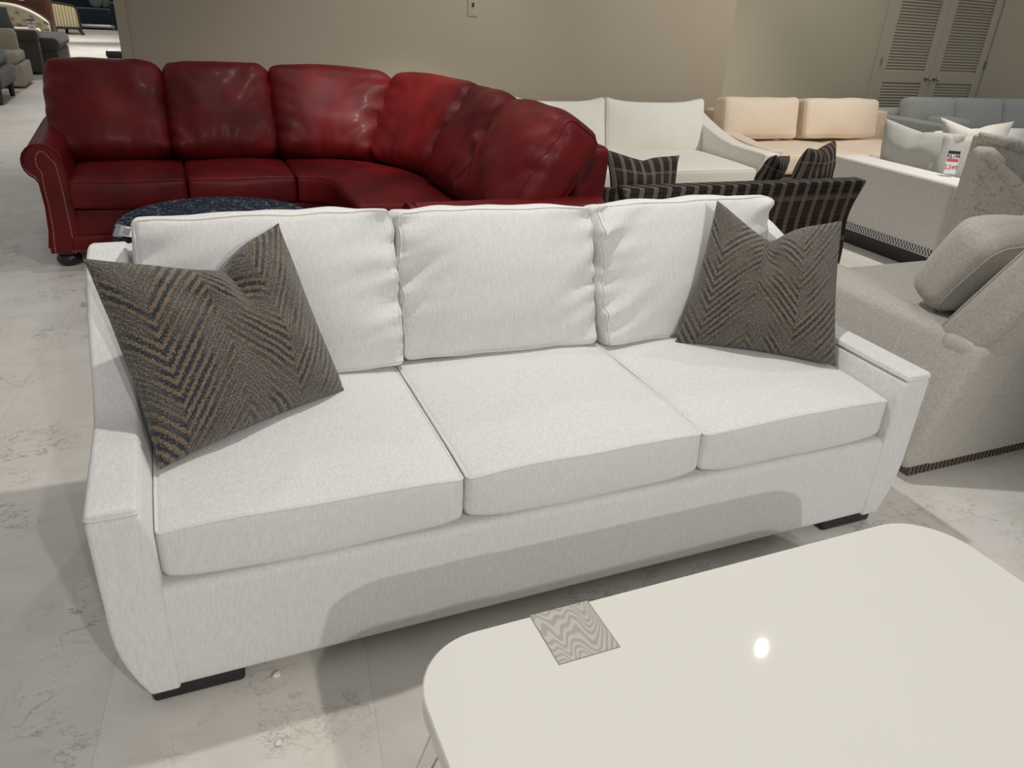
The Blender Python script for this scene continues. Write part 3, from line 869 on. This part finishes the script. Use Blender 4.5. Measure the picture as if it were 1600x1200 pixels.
# light grey sofa with braided base
G = thing('sofa', 'pale grey sofa with a navy and white braid along its base, beyond the plaid settee', 'sofa', (4.9, 2.7, 0))
obj('arm', rb(3.84, 4.12, 2.03, 3.12, .10, .62, .025, (3, 8, 5)), 'lightgrey', G)
obj('arm', rb(6.0, 6.28, 2.03, 3.10, .10, .62, .025, (3, 8, 5)), 'lightgrey', G)
obj('base', rb(4.06, 6.02, 2.08, 3.05, .10, .34, .02, (6, 4, 2)), 'lightgrey', G)
obj('back_frame', rb(4.80, 6.1, 2.80, 3.12, .10, .80, .04, (6, 3, 4)), 'lightgrey', G)
for (a, b2) in ((4.09, 5.03), (5.04, 5.98)):
    cushion(G, 'seat_cushion', 'lightgrey', (b2 - a, .80, .16), ((a + b2) / 2, 2.45, .42), .03, .02, (2,), (8, 6, 3))
for (cx, w) in ((5.10, .62), (5.66, .6)):
    cushion(G, 'back_cushion', 'lightgrey', (w, .16, .38), (0, 0, 0), .05, .04, (1,), (8, 4, 8), leaner(cx, 2.72, .68, R(-12)))
obj('braid_trim', merge(box(3.834, 3.84, 2.05, 3.11, .115, .165), box(3.84, 4.11, 2.024, 2.03, .115, .165)), 'braid', G, smooth=False, label='navy and white braid')
obj('plinth', box(3.86, 6.2, 2.10, 3.04, 0, .10), 'black', G, smooth=False)  # black colour stands in for the shadow in the recess below the braid
pillow('throw_pillow', 'plain sage grey pillow just inside the left arm of the pale grey sofa', 'pillow', 'sagegrey',
       (4.23, 3.02, .505), (4.22, 2.42, .52), (4.22, 3.08, .900), (4.30, 2.40, .880), .10, .10, (1, 1), 8, N=22)
pillow('throw_pillow', 'beige peaked pillow at the back of the pale grey sofa, behind the sage one', 'pillow', 'beige_pillow',
       (4.50, 2.66, .62), (4.95, 2.60, .60), (4.36, 2.70, .955), (5.12, 2.66, .935), .09, .22, (1, 1), 9, N=22)
dc = cushion(None, 'loose_cushion', 'sagegrey', (.42, .15, .36), (0, 0, 0), .05, .03, (1,), (10, 4, 10), leaner(4.37, 2.38, .69, R(-25), -.7), wr=.03)
tag(dc, 'crumpled grey cushion with a price tag pinned on, right of the sage pillow', 'cushion')
def price_tag(name, label, c, u, v, w, h, red=True, text=('$2,199', '2,549')):
    t_ = thing(name, label, 'price tag', c)
    c, u, v = V(c), V(u).normalized(), V(v).normalized(); n_ = u.cross(v).normalized()
    obj('card', tagbox(c, u, v, w, h), 'paper', t_, smooth=False)
    obj('header_band', tagbox(c + v * h * .44 + n_ * .0012, u, v, w, h * .13), 'blackink', t_, smooth=False)
    if red: obj('red_band', tagbox(c + v * h * .10 + n_ * .0012, u, v, w * .94, h * .12), 'redink', t_, smooth=False)
    for k, (tx, mat_, sz) in enumerate(((text[0], 'blackink', h * .2), (text[1], 'redink', h * .26))):
        cu = bpy.data.curves.new('price_text', 'FONT'); cu.body = tx; cu.size = sz; cu.align_x = 'CENTER'; cu.align_y = 'CENTER'
        if not tx: continue
        cu.extrude = .0002; cu.offset = h * .004
        tmp = bpy.data.objects.new('tmp', cu); col.objects.link(tmp)
        me = bpy.data.meshes.new_from_object(tmp.evaluated_get(bpy.context.evaluated_depsgraph_get()))
        bpy.data.objects.remove(tmp); me.materials.clear(); me.materials.append(M[mat_]); me.name = 'price_text'
        m_ = Matrix((u, v, n_)).transposed().to_4x4()
        m_.translation = (v * h * (.26 if k == 0 else -.22) + n_ * .0016); me.transform(m_)
        to = bpy.data.objects.new('price_text', me); col.objects.link(to); to.parent = t_
    return t_
price_tag('price_tag', 'white price tag with black top and red figures hanging on the crumpled grey cushion', (4.06, 2.27, .715), (.9, -.62, 0), (.25, .25, 1), .078, .155)
# tag on the ottoman
c_ = V((-1.165, 2.455, .455)); u_ = V((.87, -.5, -.05)); v_ = V((.35, .6, .7))
obj('card', tagbox(c_, u_, v_, .10, .052), 'paper', tg, smooth=False)
obj('label_print', tagbox(c_ - u_ * .012 + V((-.002, -.002, 0)), u_, v_, .03, .038), 'greyink', tg, smooth=False)
m, nt, b = new_mat('clear_film'); M['film'] = m
nt.links.new(mixc(nt, noise_(nt, coords(nt), 60, 2), (.8, .82, .84), (1, 1, 1)), b.inputs['Base Color'])
b.inputs['Transmission Weight'].default_value = .85; b.inputs['Roughness'].default_value = .12
obj('clear_sleeve', tagbox(c_ - u_ * .05 + V((-.003, -.003, 0)), u_, v_, .045, .065, .003), 'film', tg, smooth=False)

# damask wing chair
D = thing('wing_chair', 'cream scroll-patterned wing chair at the right edge behind the greige sofa', 'chair', (3.5, 1.4, 0))
def dw(p): return V((3.22 + .70 * p[0] + .714 * p[1], 1.46 - .714 * p[0] + .70 * p[1], p[2] * .957))
def wtop(x):
    P = [(-.1, 1.0), (.0, .985), (.08, .928), (.18, .852), (.31, .725), (.42, .655), (.8, .62)]
    for (p, zp), (q, zq) in zip(P, P[1:]):
        if x <= q: return zp + (zq - zp) * (x - p) / (q - p)
    return .62
for k, (a, b2) in enumerate(((.0, .09), (.44, .53))):
    tp = wtop if k == 0 else (lambda x: wtop(x - .30))
    f_ = lambda q, tp=tp: dw((q.x, q.y, q.z if q.z < .4 else .4 + (q.z - .4) * (tp(q.x) - .4) / .58))
    w_ = obj('wing', rb(.0, .72, a, b2, .12, .98, .025, (26, 2, 16), f_), 'damask', D)
    pts = [dw((.02 + .69 * i / 30, (a + b2) / 2 - .02, tp(.02 + .69 * i / 30) - .012)) for i in range(31)]
    obj('rolled_edge', tube(pts, lambda t: .030 + .014 * min(1, t * 3), 14), 'damask', w_)
obj('backrest', rb(.005, .14, .04, .49, .12, .965, .04, (2, 6, 6), dw), 'damask', D)
obj('seat', rb(.10, .72, .06, .47, .12, .46, .04, (6, 4, 3), dw), 'damask', D)
feet(D, [tuple(dw(p))[:2] for p in ((.06, .05, 0), (.66, .05, 0), (.06, .48, 0), (.66, .48, 0))], .13)

# greige sofa at the right, seen from behind
Q = thing('sofa', 'greige tweed sofa with slanted back at the right edge, facing away', 'sofa', (2.4, .5, 0))
def qarm(q):
    k = max(0, (q.z - .05) / .55); sg = 1 if q.x < 2.2 else -1
    return V((q.x + sg * .17 * k, q.y - .05 * k * max(0, 1 - (q.y - .06) / .3), q.z))
obj('arm', rb(1.42, 1.66, .06, 1.02, .055, .56, .035, (3, 12, 6), qarm), 'greige', Q)
obj('arm', rb(2.72, 2.96, .06, 1.02, .055, .56, .035, (3, 6, 5), qarm), 'greige', Q)
obj('base', rb(1.55, 2.85, .062, 1.0, .055, .36, .02, (6, 4, 2)), 'greige', Q)
obj('seat_cushion', rb(1.80, 2.60, .30, 1.06, .355, .50, .04, (8, 5, 3)), 'greige', Q)
cushion(Q, 'backrest', 'greige', (1.20, .21, .54), (0, 0, 0), .06, .02, (1,), (14, 5, 12), lambda q: leaner(2.18, .035, .705, R(30))(q),
        weltm='greige', weltax=0, weltsign=(-1,), weltr=.004)
obj('back_panel', rb(1.56, 2.80, .05, .20, .30, .56, .04, (6, 2, 3)), 'greige', Q)
cushion(Q, 'back_cushion', 'greige', (1.05, .20, .38), (0, 0, 0), .08, .025, (1,), (14, 5, 12),
        lambda q: leaner(2.155, .305, .755, R(29))(q), weltm='greige', weltax=1, weltsign=(-1,), wr=.01)
obj('plinth', merge(*[box(1.50 + k * .0215, 1.512 + k * .0215, .095, .11, 0, .055) for k in range(62)], box(1.5, 2.83, .11, .98, 0, .055)), 'ribwood', Q, smooth=False)

# ------------------------------------------------------------------ showroom beyond the wall, left
Ch = thing('armchair', 'dark charcoal armchair with black legs at the far left edge', 'chair', (-3.4, 11.2, 0))
obj('body', rb(-4.0, -2.86, 10.62, 11.9, .18, .44, .05, (4, 4, 3)), 'charcoal', Ch)
obj('seat_cushion', rb(-3.9, -2.88, 10.60, 11.7, .44, .61, .06, (4, 4, 3)), 'charcoal', Ch)
feet(Ch, [(-2.93, 10.72), (-2.93, 11.75), (-3.9, 10.72), (-3.9, 11.75)], .19, .045, 'black')
Tn = thing('armchair', 'tan upholstered armchair behind the charcoal one at the far left', 'chair', (-3.4, 13, 0))
obj('base', rb(-4.2, -2.86, 12.6, 13.6, .03, .34, .03, (4, 4, 3)), 'tan', Tn)
obj('seat_cushion', rb(-4.0, -2.90, 12.58, 13.5, .34, .50, .05, (4, 4, 3)), 'tan', Tn)
obj('backrest', rb(-4.2, -2.98, 13.35, 13.7, .03, .78, .08, (5, 3, 4)), 'tan', Tn)
obj('arm', rb(-3.75, -3.30, 12.5, 13.4, .3, .68, .08, (3, 3, 3)), 'tan', Tn)
Ta = thing('sofa', 'dark taupe sofa seen from its side in the showroom beyond the tan armchair', 'sofa', (-3.6, 15.6, 0))
obj('arm', rb(-4.6, -2.84, 14.75, 15.1, .04, .56, .03, (4, 3, 3)), 'taupe', Ta)
obj('arm_roll', rb(-4.6, -2.82, 14.68, 15.16, .54, .71, .06, (4, 3, 3)), 'taupe', Ta)
obj('base', rb(-4.5, -2.60, 15.1, 17.2, .04, .36, .05, (4, 4, 3)), 'taupe', Ta)
obj('seat_cushion', rb(-4.4, -2.56, 15.05, 17.2, .36, .58, .10, (5, 4, 3)), 'taupe', Ta)
obj('backrest', rb(-5.2, -4.4, 14.9, 17.2, .04, .85, .1, (3, 4, 3)), 'taupe', Ta)
pillow('throw_pillow', 'green grey pillow resting against the arm of the dark taupe sofa', 'pillow', 'green_grey',
       (-3.75, 15.35, .63), (-3.20, 15.35, .63), (-3.80, 15.5, 1.12), (-3.30, 15.5, 1.02), .10, .03, seed=11, N=14)
price_tag('price_tag', 'small white price tag standing on the arm of the dark taupe sofa', (-2.89, 14.80, .79), (1, 0, 0), (0, .1, 1), .11, .165, text=('899', '649'))
Tu = thing('sofa', 'cream button-tufted sofa with dark wood frame behind the taupe sofa', 'sofa', (-5.2, 20, 0))
def tuft(q):
    d = 0
    for r_ in range(3):
        for k in range(12):
            bx_ = -6.2 + k * .27 + (r_ % 2) * .135; bz = .52 + r_ * .15
            d += exp(-((q.x - bx_) ** 2 + (q.z - bz) ** 2) / .0022)
    t = max(0, min(1, (q.x + 4.1) / .95))
    return V((q.x, q.y + (.09 * min(1, d) if q.y < 20.4 else 0) - .2 * t ** 2, q.z - (.40 * t ** 2.2 * max(0, q.z - .42) / .6)))
obj('backrest', rb(-6.4, -3.17, 20.2, 20.5, .40, .98, .08, (70, 2, 26), tuft), 'oat', Tu)
pts = [tuft(V((x, 20.42, .98))) + V((0, 0, .015)) for x in [-6.4 + 3.23 * k / 24 for k in range(25)]] + [V((-3.13, 20.1, .50)), V((-3.12, 20.0, .2))]
obj('wood_frame', tube(pts, .022, 8), 'darkwood', Tu)
obj('seat_cushion', rb(-6.3, -3.35, 19.45, 20.25, .34, .50, .06, (6, 3, 3)), 'oat', Tu)
obj('base', rb(-6.3, -3.25, 19.5, 20.4, .14, .34, .03, (4, 3, 2)), 'oat', Tu)
feet(Tu, [(-3.35, 19.6), (-6.2, 19.6), (-3.35, 20.3), (-6.2, 20.3)], .15, .03)
Ye = thing('settee', 'straw yellow striped settee with dark wood frame seen from behind', 'settee', (-4.3, 27.4, 0))
def yel(q):
    t = (q.x + 4.2) / 1.1; return V((q.x, q.y, q.z - .12 * max(0, t) ** 1.4 * max(0, (q.z - .2) / .65)))
obj('backrest', rb(-5.6, -3.13, 27.3, 27.42, .20, .90, .02, (14, 1, 4), yel), 'yellowstripe', Ye)
pts = [V((-3.07, 27.3, .18)), V((-3.12, 27.3, .74))] + [yel(V((x, 27.3, .92))) for x in (-3.2, -3.4, -3.8, -4.2, -4.8, -5.6)]
obj('wood_frame', merge(tube(pts, .032, 8), rb(-5.6, -3.05, 27.25, 27.4, .15, .215, .015, (2, 1, 1))), 'darkwood', Ye)
def lg(x, y, dx):
    return tube([V((x, y, .18)), V((x + dx * .5, y, .09)), V((x + dx, y - .03, 0))], lambda t: .055 - .02 * t, 8)
for (x, y, dx) in ((-3.14, 27.3, .1), (-3.85, 28.1, 0), (-3.55, 28.1, .0), (-5.4, 27.3, -.1)): obj('leg', lg(x, y, dx), 'darkwood', Ye)
obj('seat', rb(-5.6, -3.2, 27.42, 28.3, .17, .42, .04, (3, 3, 2)), 'yellowstripe', Ye)
Na = thing('sofa', 'navy velvet sofa on a chrome-edged base at the far end of the showroom', 'sofa', (-3.6, 31.5, 0))
obj('base', rb(-6.2, -2.36, 30.8, 32.2, .15, .46, .04, (4, 3, 3)), 'navy_velvet', Na)
obj('seat_cushion', rb(-6.1, -2.38, 30.75, 32.0, .46, .66, .07, (5, 3, 3)), 'navy_velvet', Na)
obj('backrest', rb(-6.2, -2.34, 31.7, 32.3, .15, 1.5, .08, (5, 3, 3)), 'navy_velvet', Na)
obj('arm', rb(-2.37, -2.18, 30.8, 32.3, .15, .86, .05, (2, 3, 3)), 'navy_velvet', Na)
obj('chrome_rail', box(-6.1, -2.40, 30.74, 30.80, .12, .17), 'chrome', Na, smooth=False)
feet(Na, [(-2.26, 30.9), (-6.1, 30.9), (-2.26, 32.2), (-6.1, 32.2)], .16, .04, 'black')
for (x, r_, lb) in ((-2.78, .21, 'round green grey pillow on the navy velvet sofa, left of two'), (-2.52, .17, 'round green grey pillow on the navy velvet sofa, beside its right arm')):
    mb = lathe([(r_ * .2, -.1), (r_ * .75, -.08), (r_, 0), (r_ * .75, .08), (r_ * .2, .1)], 20)
    mb.v = [(x + a, (31.25 if r_ > .2 else 31.45) - z, .67 + r_ + b2) for a, b2, z in mb.v]
    tag(obj('round_pillow', mb, 'green_grey'), lb, 'pillow')
Be = thing('bench', 'black bench with a chrome edge at the end of the long wall', 'bench', (-1.3, 14.2, 0))
obj('seat', rb(-1.78, -.6, 13.95, 14.6, .37, .475, .03, (3, 3, 1)), 'dark_fabric', Be)
obj('chrome_rail', box(-1.77, -.62, 13.96, 14.58, .335, .362), 'chrome', Be, smooth=False)
feet(Be, [(-1.70, 14.05), (-.68, 14.05), (-1.70, 14.52), (-.68, 14.52)], .34, .02, 'chrome', 1)
Cab = thing('cabinet', 'red brown wooden cabinet behind the tufted sofa at the top left', 'cabinet', (-5.5, 24.5, 0))
obj('carcass', rb(-8.0, -3.52, 24.2, 25.0, .1, 1.6, .02, (2, 1, 2)), 'redwood', Cab)
obj('cornice', rb(-8.05, -3.48, 24.12, 25.05, 1.6, 1.68, .02, (2, 1, 1)), 'redwood', Cab)
obj('plinth', box(-7.95, -3.58, 24.25, 24.95, 0, .1), 'darkwood', Cab, smooth=False)
obj('drawer', rb(-5.8, -3.62, 24.17, 24.2, .9, 1.5, .008, (1, 1, 1)), 'redwood', Cab)
price_tag('price_tag', 'white price tag on the red brown cabinet', (-4.12, 24.12, 1.03), (1, 0, 0), (0, 0, 1), .10, .17, red=False, text=('549', ''))

# small crumbs on the floor
for (x, y, r_) in ((-.85, -.085, .009), (-.872, -.285, .007)):
    mb = rbox((r_ * 2.2, r_ * 1.6, r_ * 1.2), r_ * .5, (3, 3, 2), lambda q: q + V(noise.noise_vector(q * 120)) * r_ * .3, (x, y, r_ * .62))
    tag(obj('plaster_crumb', mb, 'debris'), 'tiny white plaster crumb on the floor left of the coffee table' + (', nearer the sofa foot' if y > -.2 else ', nearer the camera'), 'crumb')

# ------------------------------------------------------------------ light
def spot(name, loc, target, power, angle=120, blend=.6, size=.05, color=(1, .955, .895)):
    l = bpy.data.lights.new(name, 'SPOT'); l.energy = power; l.spot_size = R(angle); l.spot_blend = blend
    l.shadow_soft_size = size; l.color = color
    o = bpy.data.objects.new(name, l); col.objects.link(o); o.location = loc
    d = V(target) - V(loc); o.rotation_euler = d.to_track_quat('-Z', 'Y').to_euler(); return o
spot('track_or_fill_spot', (.22, .80, 3.2), (.0, .3, 0), 150, 130)
spot('track_or_fill_spot', (0, 3.5, 3.2), (0, 2.0, 0), 55, 130)
spot('track_or_fill_spot', (2.36, 1.29, 3.2), (0, .2, .3), 40, size=.02)
spot('track_or_fill_spot', (.05, -6.0, 2.95), (-.1, 0, .3), 295, 36, .5, .05)
spot('track_or_fill_spot', (.1, -3.9, 3.15), (-.1, 0, .3), 195, 50, .5, .05)
spot('track_or_fill_spot', (-.5, 2.25, 3.15), (.62, 3.9, .85), 330, 34, .9)  # added narrow spot that brightens the red corner back cushion
spot('track_or_fill_spot', (4.4, 1.9, 3.1), (3.3, 3.9, .4), 250, 95)
spot('track_or_fill_spot', (5.3, 4.0, 3.15), (5.9, 6.0, .9), 62, 95, .9)  # added fill spot, lifts the brightness of the louvered door wall
spot('track_or_fill_spot', (1.1, 3.3, 3.15), (.8, 4.9, 1.2), 60, 75, .9)
spot('track_or_fill_spot', (-2.6, 9.0, 3.1), (-2.6, 10, 0), 150, 140)
spot('track_or_fill_spot', (-2.3, 20.5, 3.1), (-2.1, 19.5, 0), 520, 140)
spot('track_or_fill_spot', (-3.2, 24.0, 3.1), (-3.6, 27.0, .5), 500, 120)

w = bpy.data.worlds.new('showroom_ambient'); sc.world = w; w.use_nodes = True
w.node_tree.nodes['Background'].inputs[0].default_value = (1.0, .98, .945, 1)
w.node_tree.nodes['Background'].inputs[1].default_value = .30

# ------------------------------------------------------------------ camera
yaw, pitch, roll, F = .424, .4597, .0609, 1191.2
f = V((sin(yaw) * cos(pitch), cos(yaw) * cos(pitch), -sin(pitch)))
r0 = V((cos(yaw), -sin(yaw), 0)); u0 = r0.cross(f)
r1 = r0 * cos(roll) + u0 * sin(roll); u1 = -r0 * sin(roll) + u0 * cos(roll)
cam = bpy.data.cameras.new('camera'); co = bpy.data.objects.new('camera', cam); col.objects.link(co)
mw = Matrix((r1, u1, -f)).transposed().to_4x4(); mw.translation = (-.918, -1.548, 1.524); co.matrix_world = mw
cam.sensor_width = 36; cam.lens = F * 36 / 1600; cam.clip_start = .05; cam.clip_end = 200
sc.camera = co
sc.view_settings.view_transform = 'Standard'; sc.view_settings.look = 'None'
sc.view_settings.gamma = 1; sc.view_settings.exposure = 0; sc.view_settings.use_curve_mapping = False
